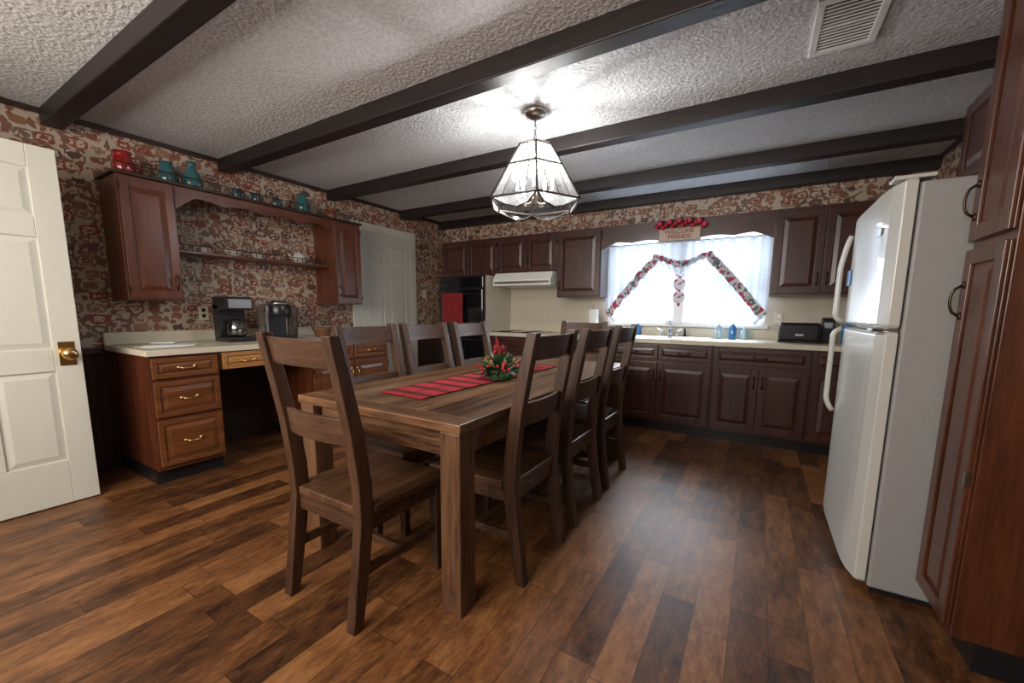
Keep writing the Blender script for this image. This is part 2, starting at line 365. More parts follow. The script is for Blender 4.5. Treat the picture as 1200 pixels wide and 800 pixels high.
# ---------------------------------------------------------------- cabinets
def pull(parent,x,z,y=-.02,vert=True,l=.09,mat=None):
    mat=mat or bronze
    pts=[]
    for i in range(9):
        t=-1+i/4;off=-.028*math.sqrt(max(0,1-t*t))-.002
        pts.append((x,y+off,z+t*l/2) if vert else (x+t*l/2,y+off,z-.006*(1-t*t)))
    b=B().tube(pts,.0045)
    for s_ in(-1,1):
        c=(x,y-.001,z+s_*l/2) if vert else (x+s_*l/2,y-.001,z)
        b.sphere(c,.011,10,6,(1,.5,1.3 if vert else 1))
    return b.obj('handle',mat,parent,smooth=True)
def cabinet(label,loc,rot,w,d,z0,z1,doors=(),drawers=(),toe=.1,mat=None,group=None,name='base_cabinet',hmat=None,fmat=None,hollow=False):
    mat=mat or cabZ;fmat=fmat or mat
    t=thing(name,label,'cabinet',loc,rot,group)
    b=B()
    za=z0+(toe if z0==0 else 0)
    if hollow:
        b.box(0,.018,0,d,za,z1).box(w-.018,w,0,d,za,z1).box(.018,w-.018,0,.018,za,z1).box(.018,w-.018,.018,d,za,za+.018)
    else: b.box(0,w,0,d,za,z1)
    b.obj('body',mat,t,bevel=.002)
    if z0==0: B().box(.0,w,.06,d,0,toe).obj('toe_kick',blackP,t)
    for (x0,x1,a,c,side) in doors:
        dd=B().leaf_door(x0,x1,a,c,0,.02,.052).obj('door',fmat,t,bevel=.0025)
        zz=(c-.12 if z0==0 else a+.12)
        pull(dd,x1-.028 if side=='r' else x0+.028,zz,mat=hmat)
        hx=x0 if side=='r' else x1
        for q in(a+.06,c-.06): B().box(hx-.006,hx+.006,-.024,-.012,q-.02,q+.02).obj('hinge',bronze,dd)
    for (x0,x1,a,c) in drawers:
        dd=B().leaf_door(x0,x1,a,c,0,.02,.03).obj('drawer',fmat,t,bevel=.0025)
        pull(dd,(x0+x1)/2,(a+c)/2,vert=False,mat=hmat)
    return t
R90=math.pi/2
YF0=4.10;DB=YB-YF0-.002
def backbase(x0,x1,nd,dw=1,lab='cherry base cabinet with raised-panel doors under the counter',hollow=False):
    w=x1-x0
    g=.012
    if nd==2: ds=[(g,w/2-.004,.13,.69,'r'),(w/2+.004,w-g,.13,.69,'l')]
    else: ds=[(g,w-g,.13,.69,'l')]
    if dw==1: dr=[(g,w-g,.715,.86)]
    elif dw==2: dr=[(g,w/2-.004,.715,.86),(w/2+.004,w-g,.715,.86)]
    cabinet(lab,(x0,YF0,0),0,w-.001,DB,0,.875,ds,dr,group='base cabinets along the back wall',mat=bkZ,hollow=hollow)
backbase(1.162,1.90,2,1);backbase(1.90,2.72,2,2)
backbase(2.72,3.68,2,2,'cherry sink cabinet with two doors below the window',True)
backbase(3.68,4.41,2,1);backbase(4.41,5.137,2,1)
SX0,SX1,SY0,SY1=2.83,3.60,4.16,4.58
b=B();z0,z1=.876,.916;x0,x1=1.162,5.138;ya,yb=4.07,YB-.001
b.box(x0,SX0,ya,yb,z0,z1).box(SX1,x1,ya,yb,z0,z1).box(SX0,SX1,ya,SY0,z0,z1).box(SX0,SX1,SY1,yb,z0,z1)
b.box(x0,x1,yb-.02,yb,z1,z1+.09)
b.obj('countertop',lam,label='cream laminate countertop along the back wall',cat='countertop')
t=thing('kitchen_sink','stainless double-bowl sink set into the counter','sink',((SX0+SX1)/2,(SY0+SY1)/2,.916))
w=(SX1-SX0)/2;d=(SY1-SY0)/2;b=B()
b.box(-w-.015,w+.015,-d-.015,-d+.02,.0005,.005).box(-w-.015,w+.015,d-.05,d+.015,.0005,.005).box(-w-.015,-w+.02,-d+.02,d-.05,.0005,.005).box(w-.02,w+.015,-d+.02,d-.05,.0005,.005).box(-.02,.02,-d+.02,d-.05,.0005,.005)
b.obj('rim',silver,t,bevel=.002)
for xa,xb in((-w+.02,-.02),(.02,w-.02)):
    bb=B();q=.02
    bb.loops([[(xa,-d+.02,.003),(xb,-d+.02,.003),(xb,d-.05,.003),(xa,d-.05,.003)],[(xa+q,-d+.04,-.15),(xb-q,-d+.04,-.15),(xb-q,d-.07,-.15),(xa+q,d-.07,-.15)]],cap0=False)
    bb.obj('basin',silver,t,solid=.002)
t=thing('faucet','chrome two-handle faucet behind the kitchen sink','faucet',(3.21,4.572,.9225))
B().box(-.10,.10,-.018,.022,0,.012).obj('base_plate',chrome,t,bevel=.006)
B().tube([(0,0,.01),(0,0,.10),(0,-.03,.16),(0,-.10,.185),(0,-.17,.17),(0,-.19,.13)],[.016,.013,.011,.010,.010,.011],12).obj('spout',chrome,t,smooth=True)
for sx in(-.08,.08):
    B().tube([(sx,0,.01),(sx,0,.05),(sx*1.5,-.03,.075)],[.014,.012,.007],12).obj('lever',chrome,t,smooth=True)
B().tube([(.15,0,0),(.15,0,.05),(.15,0,.09)],[.016,.011,.014],12).obj('sprayer',blackP,t,smooth=True)
YU=4.37;DU=YB-YU-.002;UT=2.07
def upper(x0,x1,z0,z1,n,lab='cherry wall cabinet with raised-panel doors'):
    w=x1-x0;g=.012
    if n==2: ds=[(g,w/2-.004,z0+.015,z1-.03,'r'),(w/2+.004,w-g,z0+.015,z1-.03,'l')]
    else: ds=[(g,w-g,z0+.015,z1-.03,'l')]
    return cabinet(lab,(x0,YU,0),0,w-.001,DU,z0,z1,ds,group='wall cabinets along the back wall',name='wall_cabinet',mat=bkZ)
upper(.27,1.162,1.60,UT,2,'cherry wall cabinet above the black wall oven')
upper(1.162,1.98,1.625,UT,2,'cherry wall cabinet above the range hood')
upper(1.98,2.50,1.33,UT,1,'tall cherry wall cabinet beside the window')
upper(4.07,4.80,1.33,UT,2,'cherry wall cabinet beside the window')
upper(4.80,5.137,1.33,UT,1,'narrow cherry wall cabinet in the corner')
def scallop(x0,x1,ztop,zb,amp,n):
    pts=[(x0,ztop),(x0,zb-amp)]
    K=60
    for i in range(K+1):
        s=i/K;x=x0+(x1-x0)*s
        e=min(s,1-s)
        z=zb-amp*max(0,1-e/.10) + amp*.35*abs(math.sin(math.pi*n*s))
        pts.append((x,z))
    pts+= [(x1,zb-amp),(x1,ztop)]
    return pts[::-1]
b=B().prism(scallop(0,1.568,UT,1.88,.05,5),'Y',0,.02)
b.obj('valance_board',bkX,loc=(2.501,YU,0),label='scalloped cherry valance board over the window',cat='valance',bevel=.002)
t=thing('wall_oven','black double wall oven built into a tall cabinet','oven',(.44,YF0,0))
OW=.718
B().box(0,OW,.012,DB,.1,1.598).obj('housing',lam,t,bevel=.002)
B().box(0,OW,.07,DB,0,.1).obj('toe_kick',blackP,t)
B().box(0,OW,-.006,.0115,.1,.35).obj('lower_panel',bkZ,t)
B().box(0,OW,-.006,.0115,.352,1.5975).obj('oven_face',blackP,t)
B().box(.02,OW-.02,-.02,-.0065,1.45,1.58).obj('control_panel',blackG,t,bevel=.004)
for za,zb in((.38,.88),(.91,1.43)):
    dd=B().box(.02,OW-.02,-.03,-.0065,za,zb).obj('oven_door',blackG,t,bevel=.006)
    B().tube([(.07,-.03,zb-.06),(.07,-.07,zb-.06),(OW-.07,-.07,zb-.06),(OW-.07,-.03,zb-.06)],.01).obj('handle',blackP,dd)
b=B();ls=[]
for i in range(11):
    x=.12+.32*i/10;y=-.084+.004*math.sin(i*1.9)
    ls.append([(x,y,1.385),(x,y-.003,1.2),(x,y,1.02)])
b.loops([[l[j] for l in ls] for j in range(3)],closed=False)
b.obj('dish_towel',redT,loc=(.44,YF0,0),solid=.006,label='dark red dish towel hanging on the oven handle',cat='towel')
t=thing('range_hood','white under-cabinet range hood','range hood',(1.19,YB-.002,1.47))
B().prism([(-.48,0),(0,0),(0,.153),(-.42,.153),(-.48,.07)],'X',0,.78).obj('body',whiteP,t,bevel=.004)
B().box(.02,.76,-.482,-.479,.02,.05).obj('vent_strip',nickel,t)
t=thing('cooktop','black glass cooktop set in the counter under the hood','cooktop',(1.22,4.14,.9165))
B().box(0,.6,0,.48,0,.008).obj('glass_top',blackG,t,bevel=.003)
for q in((.15,.13),(.45,.13),(.15,.35),(.45,.35)):
    B().lathe([(.08,.0082),(.085,.010),(.06,.012),(.055,.010)],(q[0],q[1],0),20).obj('burner',bronze,t)
# fridge
FX,FY0,FY1=4.41,2.125,2.985
t=thing('refrigerator','almond top-freezer refrigerator with long curved handles','refrigerator',(FX,FY1,0),-R90)
FWd=FY1-FY0
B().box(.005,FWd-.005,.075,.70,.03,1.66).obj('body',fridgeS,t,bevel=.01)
B().box(.03,FWd-.03,.09,.66,0,.03).obj('base_grille',blackP,t)
def fdoor(z0,z1):
    ls=[]
    for z,i in((z0,.012),(z0+.012,0),(z1-.012,0),(z1,.012)):
        row=[]
        K=12
        for k in range(K+1):
            u=k/K;x=i+(FWd-2*i)*u
            y=.03-.03*(1-(2*u-1)**6)+i
            row.append((x,y,z))
        row+=[(FWd-i,.068,z),(i,.068,z)]
        ls.append(row)
    return B().loops(ls)
fz=fdoor(1.115,1.675).obj('freezer_door',fridgeM,t,bevel=.004,label='almond freezer door')
fd=fdoor(.045,1.10).obj('refrigerator_door',fridgeM,t,bevel=.004)
def fh(z0,z1,par,e0,e1):
    pts=[];K=24
    for k in range(K+1):
        u=k/K;z=z0+(z1-z0)*u
        y=-.0-.034*min(1,u/e0,(1-u)/e1)**.7
        pts.append((.065,y,z))
    B().tube(pts,.013,12).obj('handle',fridgeM,par,smooth=True)
fh(1.125,1.59,fz,.06,.35);fh(.62,1.092,fd,.15,.06)
B().box(FWd-.10,FWd-.02,-.012,.07,1.1005,1.1145).obj('hinge',chrome,t,bevel=.003)
B().box(FWd-.10,FWd-.02,.0,.12,1.676,1.69).obj('top_hinge_cover',fridgeM,t,bevel=.004)
B().box(FWd-.18,FWd-.12,-.003,.001,1.49,1.52).obj('badge',silver,fz)
B().box(.10,.19,-.0065,.0,1.32,1.40).obj('magnet',plain('blue_magnet',(.05,.18,.4),.4),fz)
# pantry
PX=4.64
t=cabinet('tall reddish cherry pantry cabinet beside the refrigerator',(PX,2.115,0),-R90,.295,XR-PX-.002,0,H-.001,[(.01,.285,.13,1.395,'l')],[],name='pantry_cabinet',mat=panZ)
dd=B().leaf_door(.01,.285,1.425,2.36,0,.02,.052).obj('door',panZ,t,bevel=.0025)
hx=.01+.028
for c in list(t.children):
    if c.name.startswith('door') and c is not dd:
        for k in list(c.children): bpy.data.objects.remove(k)
        pull(c,hx,1.22,l=.11)
        B().box(.279,.291,-.024,-.012,.62,.67).obj('hinge',nickel,c)
pull(dd,hx,1.56,l=.11)
cabinet('dark cherry wall cabinet above the refrigerator',(4.82,2.985,0),-R90,.868,XR-4.82-.002,1.80,2.20,[(.012,.43,1.815,2.17,'r'),(.438,.856,1.815,2.17,'l')],name='wall_cabinet',group='wall cabinets along the right wall',mat=bkZ)
# ---------------------------------------------------------------- left desk
LX=.72;LZ=.862
dh=[(.012,.383,.715,.845),(.012,.383,.46,.69),(.012,.383,.13,.435)]
cabinet('brown oak three-drawer base cabinet at the desk',(LX,1.0,0),R90,.395,LX-.016,0,LZ,[],dh,mat=cabZ,fmat=deskZ,hmat=brass,name='drawer_cabinet')
cabinet('brown oak base cabinet with doors and drawers under the desk',(LX,2.10,0),R90,.85,LX-.016,0,LZ,[(.012,.42,.13,.69,'r'),(.43,.838,.13,.69,'l')],[(.012,.42,.715,.845),(.43,.838,.715,.845)],mat=cabZ,fmat=deskZ,hmat=brass,name='drawer_cabinet')
t=thing('kneehole_cabinet','shallow kneehole cabinet with honey oak pencil drawer under the desk','cabinet',(LX,1.396,0),R90)
B().box(0,.703,.001,LX-.001,.735,.8615).obj('case',cabZ,t)
B().box(0,.703,LX-.03,LX-.001,0,.7345).obj('back_panel',trimM,t)
dd=B().leaf_door(.02,.36,.735,.855,0,.02,.028).obj('drawer',drawL,t,bevel=.002,label='light honey oak drawer front');pull(dd,.19,.79,vert=False,mat=brass)
dd=B().leaf_door(.37,.68,.735,.855,0,.02,.028).obj('drawer',deskZ,t,bevel=.002);pull(dd,.52,.79,vert=False,mat=brass)
b=B().box(.001,.75,.985,2.965,LZ+.001,.902).box(.001,.022,.985,2.965,.902,.99)
b.obj('desk_countertop',lam,label='cream laminate desk counter along the papered wall',cat='countertop',bevel=.004)
UD=.32;ZT=2.066;ZB=1.222
for y0,y1,s in((1.06,1.375,'r'),(2.665,2.98,'l')):
    w=y1-y0
    cabinet('cherry wall cabinet with raised-panel door above the desk',(UD,y0,0),R90,w,UD-.002,ZB,ZT-.021,[(.01,w-.01,ZB+.012,ZT-.04,s)],name='wall_cabinet',group='wall cabinets above the desk')
b=B().prism(scallop(0,1.288,ZT-.021,1.955,.075,4),'Y',.0,.02)
b.obj('valance_board',cabX,loc=(UD,1.376,0),rot=R90,label='scalloped cherry valance board between the desk wall cabinets',cat='valance',bevel=.002)
t=thing('display_ledge','cherry ledge with gallery rail on top of the wall cabinets','shelf',(0,0,ZT-.02))
B().box(.001,UD+.025,1.04,3.0,.0005,.02).obj('board',trimM,t,bevel=.005)
def gallery(t,x,y0,y1,z,h,n):
    b=B().tube([(x,y0,z+h),(x,y1,z+h)],.004)
    for i in range(n+1):
        y=y0+(y1-y0)*i/n
        b.tube([(x,y,z),(x,y,z+h*.3),(x,y,z+h*.5),(x,y,z+h*.7),(x,y,z+h)],[.003,.003,.006,.003,.003],6)
    b.obj('gallery_rail',bronze,t)
gallery(t,UD+.01,1.06,2.98,.02,.055,32)
t=thing('display_shelf','cherry display shelf with gallery rail between wall cabinets','shelf',(0,0,1.585))
B().box(.001,.24,1.377,2.663,0,.02).obj('board',cabZ,t,bevel=.005)
gallery(t,.225,1.39,2.65,.02,.045,24)
# ---------------------------------------------------------------- small things
def jug(name,label,x,y,z,prof,mat,handle=None,cat='pitcher',hm=None):
    t=thing(name,label,cat,(x,y,z))
    B().lathe(prof+[(max(.001,prof[-1][0]-.005),prof[-1][1]-.002)]+[(prof[-2][0]-.006,prof[-2][1])],seg=24).obj('body',mat,t,smooth=True)
    if handle:
        r,za,zb,o=handle
        B().tube([(0,r*.8,zb),(0,r+o*.8,zb+.005),(0,r+o,(za+zb)/2+.01),(0,r+o*.5,za+.01),(0,r*.85,za)],.006).obj('handle',hm or mat,t,smooth=True)
    return t
TZ=ZT+.001
jug('pitcher','red glazed pitcher on the cabinet top',.19,1.15,TZ,[(.045,0),(.06,.02),(.066,.06),(.052,.11),(.045,.135),(.055,.155)],redC,(.06,.04,.13,.04))
jug('pitcher','teal glass pitcher on the cabinet top',.17,1.40,TZ,[(.04,0),(.055,.02),(.06,.06),(.045,.11),(.035,.14),(.042,.165)],teal,(.05,.05,.14,.035))
jug('jar','tall teal glass jar on the cabinet top',.17,1.56,TZ,[(.045,0),(.065,.03),(.068,.08),(.05,.13),(.025,.17),(.025,.19),(.034,.215)],teal,None,'jar')
jug('glass_mug','small blue glass mug on the ledge',.2,1.86,TZ,[(.028,0),(.036,.01),(.038,.05),(.034,.085)],blueG,(.036,.02,.07,.025),'mug')
jug('glass_mug','small blue glass mug on the ledge',.2,2.01,TZ,[(.028,0),(.036,.01),(.038,.05),(.034,.085)],blueG,(.036,.02,.07,.025),'mug')
jug('glass_mug','small teal glass mug on the ledge',.2,2.18,TZ,[(.028,0),(.036,.01),(.038,.045),(.034,.075)],teal,(.036,.02,.065,.025),'mug')
jug('vase','teal glass vase on the ledge',.18,2.45,TZ,[(.04,0),(.06,.03),(.066,.08),(.05,.13),(.03,.16),(.04,.19)],teal,None,'vase')
jug('stoneware_jar','amber stoneware jar on the cabinet top',.19,2.74,TZ,[(.045,0),(.058,.02),(.06,.07),(.045,.10),(.048,.115)],brownC,None,'jar')
SZ=1.606
jug('bowl','white porcelain bowl on the display shelf',.12,1.84,SZ,[(.035,0),(.04,.008),(.075,.035),(.085,.05)],porc,None,'bowl')
jug('bowl','white porcelain bowl on the display shelf',.12,2.04,SZ,[(.03,0),(.04,.01),(.06,.03),(.068,.04)],porc,None,'bowl')
jug('teacup','grey porcelain cup on the display shelf',.12,1.62,SZ,[(.025,0),(.04,.02),(.045,.045)],porc,None,'cup')
t=jug('teapot','white porcelain teapot on the display shelf',.12,2.42,SZ,[(.04,0),(.062,.03),(.064,.06),(.045,.09),(.02,.10),(.012,.12)],porc,(.06,.02,.08,.04),'teapot')
B().tube([(0,-.055,.03),(0,-.09,.06),(0,-.10,.085)],[.014,.01,.008]).obj('spout',porc,t,smooth=True)
CZ=.903
t=thing('coffee_maker','black and silver drip coffee maker with glass carafe','coffee maker',(.33,1.70,CZ),R90)
B().box(-.10,.10,-.12,.12,0,.035).obj('base',blackP,t,bevel=.008)
B().box(-.10,.10,.03,.12,.035,.30).obj('water_tank',blackP,t,bevel=.006)
B().box(-.10,.10,-.11,.12,.255,.36).obj('brew_head',blackP,t,bevel=.012)
B().box(-.085,.085,-.114,-.1095,.27,.34).obj('control_panel',silver,t,bevel=.001)
B().lathe([(.055,.037),(.07,.06),(.072,.12),(.055,.17),(.045,.18)],(0,-.035,0),20).obj('carafe',carafe,t,smooth=True)
B().tube([(0,-.085,.17),(0,-.13,.16),(0,-.135,.10),(0,-.105,.07)],.008).obj('carafe_handle',blackP,t,smooth=True)
t=thing('pod_coffee_maker','silver and black single-serve coffee brewer','coffee maker',(.33,2.06,CZ),R90)
B().box(-.11,.09,-.14,.14,0,.03).obj('drip_base',blackP,t,bevel=.01)
B().box(-.11,.09,.0,.14,.03,.31).obj('housing',silver,t,bevel=.02)
B().box(-.085,.065,-.006,.0,.035,.20).obj('front_recess',blackP,t,bevel=.002)
B().lathe([(.085,.20),(.09,.23),(.088,.30),(.06,.335)],(-.01,-.04,0),24).obj('brew_head',blackP,t,smooth=True)
B().tube([(-.085,-.03,.30),(-.085,-.13,.315),(.065,-.13,.315),(.065,-.03,.30)],.010).obj('lever',silver,t,smooth=True)
B().box(.092,.15,-.05,.12,0,.29).obj('water_tank',carafe,t,bevel=.012)
B().lathe([(.05,.031),(.055,.034),(.03,.036)],(-.01,-.07,0),20).obj('drip_tray',silver,t)
t=thing('wicker_basket','brown wicker basket with tall handle on the desk','basket',(.34,2.48,CZ))
b=B();b.lathe([(.06,0),(.075,.03),(.09,.07),(.098,.09),(.09,.09),(.07,.03),(.055,.008)],seg=28)
b.obj('body',wick,t,smooth=True)
B().tube([(0,-.09,.08),(0,-.085,.15),(0,-.05,.20),(0,0,.215),(0,.05,.20),(0,.085,.15),(0,.09,.08)],.006).obj('handle',wick,t,smooth=True)
def sheet(x,y,r,lab,z,w=.21,l=.28):
    b=B().box(-w/2,w/2,-l/2,l/2,0,.003);return b.obj('paper_sheet',paper,loc=(x,y,z),rot=r,label=lab,cat='paper')
sheet(.45,1.20,.2,'white sheet of paper lying on the desk',.903);sheet(.42,1.24,-.5,'white sheet of paper on top of another',.9065)
t=thing('notebook','open notebook lying on the desk papers','notebook',(.30,1.22,.910),.9)
B().box(-.07,.07,.0,.10,.0016,.01).obj('pages',paper,t,bevel=.003)
B().box(-.073,.073,.0,.103,-.0,.0015).obj('cover',blackP,t)
def outlet(x,y,z,rot,lab='ivory wall outlet plate'):
    t=thing('wall_outlet',lab,'outlet',(x,y,z),rot)
    B().box(-.035,.035,-.006,0,-.057,.057).obj('plate',lam,t,bevel=.002)
    for q in(-.024,.024): B().box(-.013,.013,-.008,-.006,q-.014,q+.014).obj('socket',blackP if x<1 else whiteP,t,bevel=.001)
outlet(.001,1.62,1.13,R90,'ivory outlet plate on the papered wall')
outlet(2.30,YB-.001,1.12,0);outlet(4.17,YB-.001,1.12,0,'ivory outlet plate on the tiled wall')
B().box(.0005,.008,4.25,4.32,1.33,1.45).obj('light_switch',lam,label='light switch plate beside the interior door',cat='switch',bevel=.002)
t=thing('paper_towel_holder','white paper towel roll on an upright holder','paper towel',(2.40,4.46,.917))
B().lathe([(.075,0),(.075,.012),(.02,.016)],seg=24).obj('base',nickel,t)
B().lathe([(.058,.018),(.058,.28),(.018,.28),(.018,.27)],seg=28).obj('roll',paper,t,smooth=False)
B().tube([(0,0,.28),(0,0,.32)],[.006,.012]).obj('finial',nickel,t)
def bottle(x,y,mat,h,r,lab):
    t=thing('soap_bottle',lab,'bottle',(x,y,.917))
    B().lathe([(r*.9,0),(r,.01),(r,h*.6),(r*.5,h*.75),(r*.4,h*.8)],seg=16,sy=.7).obj('body',mat,t,smooth=True)
    B().tube([(0,0,h*.79),(0,0,h),(0,-.03,h)],.006).obj('pump',whiteP,t)
bottle(2.86,4.64,blueS,.16,.03,'blue soap pump bottle beside the sink')
bottle(3.68,4.52,clearS,.17,.034,'pale soap pump bottle beside the sink')
bottle(3.80,4.50,blueS,.18,.034,'blue dish soap bottle near the sink')
bottle(3.90,4.56,clearS,.13,.03,'small clear soap bottle near the window')
bottle(4.66,4.42,blueS,.24,.04,'blue pump bottle near the refrigerator')
t=thing('toaster','black two-slot toaster on the counter','toaster',(4.32,4.40,.917))
B().box(-.15,.15,-.085,.085,.01,.175).obj('body',blackP,t,bevel=.025)
B().box(-.155,.155,-.09,.09,0,.02).obj('base',blackG,t,bevel=.004)
for q in(-.035,.035): B().box(-.11,.11,q-.014,q+.014,.172,.177).obj('slot',silver,t)
B().box(-.03,.03,-.095,-.0852,.06,.08).obj('lever',silver,t,bevel=.003)
t=thing('can_opener','dark electric can opener beside the toaster','can opener',(4.53,4.50,.917))
B().prism([(-.05,0),(.05,0),(.05,.19),(.0,.22),(-.05,.20)],'X',-.045,.045).obj('body',blackP,t,bevel=.006)
B().box(-.03,.03,-.07,-.051,.13,.18).obj('cutter_head',silver,t,bevel=.003)
# curtain swag
t=thing('window_curtain','sheer white lace swag curtain with floral trim over the window','curtain',(3.28,4.60,1.0))
def edge(s):
    u=abs(2*s-1)
    if u<.36: return .74-.05*math.cos(math.pi*u/.36)*.8
    return .17+.59*(1-((u-.36)/.64)**1.1)
W0,W1=-.79,.79;K=240;top=[];bot=[];b2=[];b3=[]
for i in range(K+1):
    s=i/K;x=W0+(W1-W0)*s;y=.018*math.sin(s*110)+.008*math.sin(s*47)
    top.append((x,y,.89));bot.append((x,y*1.2,edge(s)));dx_=-.05*max(-1,min(1,x/.3))
    b2.append((x+dx_,y*1.5-.003,edge(s)-.06-.012*abs(math.sin(s*60))));b3.append((x+dx_*1.9,y*1.7-.004,edge(s)-.11-.030*abs(math.sin(s*60))))
rows=[[tuple(a+(c-a)*j/6 for a,c in zip(p,q)) for p,q in zip(top,bot)] for j in range(7)]
B().loops(rows,closed=False).obj('sheer_panel',sheer,t,smooth=True)
B().loops([bot,b2],closed=False).obj('floral_trim',floral,t,smooth=True)
B().loops([b2,b3],closed=False).obj('lace_edge',sheer,t,smooth=True)
B().tube([(W0,0,.895),(W1,0,.895)],.008).obj('curtain_rod',whiteP,t)
t=thing('hanging_ornament','vertical hanging strip of small decorated plates','wall ornament',(3.26,4.69,1.66))
B().box(-.012,.012,-.004,0,-.42,.12).obj('ribbon',redT,t)
for q in(-.05,-.19,-.33):
    B().lathe([(.02,0),(.055,.004),(.062,.010),(.06,.014),(.02,.008)],seg=24).obj('plate',floral,t,loc=(0,-.006,q)).rotation_euler=(R90,0,0)
t=thing('wooden_sign','small cream kitchen sign topped with red fruit','sign',(3.28,YU-.003,1.93))
B().box(-.19,.19,-.016,0,-.06,.055).obj('board',plain('cream_paint',(.62,.50,.40),.6),t,bevel=.004)
B().box(-.19,.19,-.02,-.0,-.064,-.0605).box(-.19,.19,-.02,0,.0555,.059).box(-.194,-.1905,-.02,0,-.064,.059).box(.1905,.194,-.02,0,-.064,.059).obj('border',plain('aged_frame',(.25,.12,.07),.6),t)
cu=bpy.data.curves.new('lettering','FONT');cu.body='WELCOME\nFRIENDS';cu.size=.055;cu.align_x='CENTER';cu.align_y='CENTER';cu.extrude=.0015;cu.space_line=.85
o=bpy.data.objects.new('tmp',cu);COL.objects.link(o)
me=bpy.data.meshes.new_from_object(o.evaluated_get(bpy.context.evaluated_depsgraph_get()));bpy.data.objects.remove(o)
me.materials.clear();me.materials.append(redT)
o=bpy.data.objects.new('lettering',me);COL.objects.link(o);o.parent=t;o.location=(0,-.018,-.002);o.rotation_euler=(R90,0,0)
f0=None
for i in range(15):
    x=-.21+.03*i;z=.082+.025*math.sin(i*2.1)+.022*(1-abs(i-7)/7)
    p=(x,-.032-.008*(i%2),z)
    if f0 is None:
        f0=B().sphere((0,0,0),.024,12,8).obj('fruit',berry,t,smooth=True,loc=p)
        l0=B().sphere((.015,-.004,.018),.018,8,6,(1.4,.4,.6)).obj('leaf',green,t,smooth=True,loc=p)
        f1=B().sphere((0,0,0),.026,12,8).obj('fruit',pinkF,t,smooth=True,loc=(.225,-.032,.07))
    else:
        for q in((f1 if i%3==1 else f0),l0):
            n=q.copy();COL.objects.link(n);n.location=p
# ---------------------------------------------------------------- ceiling vent
t=thing('ceiling_vent','white louvered air vent on the ceiling','vent',(4.24,2.39,H))
b=B();w,l=.125,.21
b.box(-w,w,-l,-l+.03,-.012,0).box(-w,w,l-.03,l,-.012,0).box(-w,-w+.03,-l+.03,l-.03,-.012,0).box(w-.03,w,-l+.03,l-.03,-.012,0).box(-w+.03,w-.03,-.004,.004,-.012,0)
b.obj('frame',whiteP,t,bevel=.003)
b=B();n=15
for i in range(n):
    y=-l+.037+(2*l-.074)*i/(n-1)
    b.box(-w+.03,w-.03,y-.003,y+.003,-.010,-.005)
b.obj('louvers',whiteP,t)
B().box(-w+.02,w-.02,-l+.02,l-.02,-.0015,-.0002).obj('duct_back',blackP,t)
# ---------------------------------------------------------------- table
TX0,TX1,TY0,TY1=2.15,3.13,1.107,3.22
t=thing('dining_table','rustic dark-stained plank dining table with square legs','table',((TX0+TX1)/2,(TY0+TY1)/2,0))
hw=(TX1-TX0)/2;hl=(TY1-TY0)/2
B().box(-hw+.001,hw-.001,-hl+.10,hl-.10,.728,.765).obj('tabletop',tabTop,t,bevel=.004)
for s in(-1,1):
    a,c=sorted((s*hl,s*(hl-.0985)));B().box(-hw,hw,a,c,.7275,.7655).obj('breadboard_end',tabEnd,t,bevel=.005)
q=.095;i=.03
for a in((-hw+i+q,hw-i-q,-hl+i+.01,-hl+i+.035),(-hw+i+q,hw-i-q,hl-i-.035,hl-i-.01),(-hw+i+.01,-hw+i+.035,-hl+i+q,hl-i-q),(hw-i-.035,hw-i-.01,-hl+i+q,hl-i-q)):
    B().box(*a,.62,.7275).obj('apron',tabEnd,t,bevel=.003)
i=.008
for sx in(-1,1):
    for sy in(-1,1):
        a,c=sorted((sx*(hw-i),sx*(hw-i-q)));d_,e_=sorted((sy*(hl-i),sy*(hl-i-q)))
        B().box(a,c,d_,e_,0,.7272).obj('leg',tabZ,t,bevel=.005)
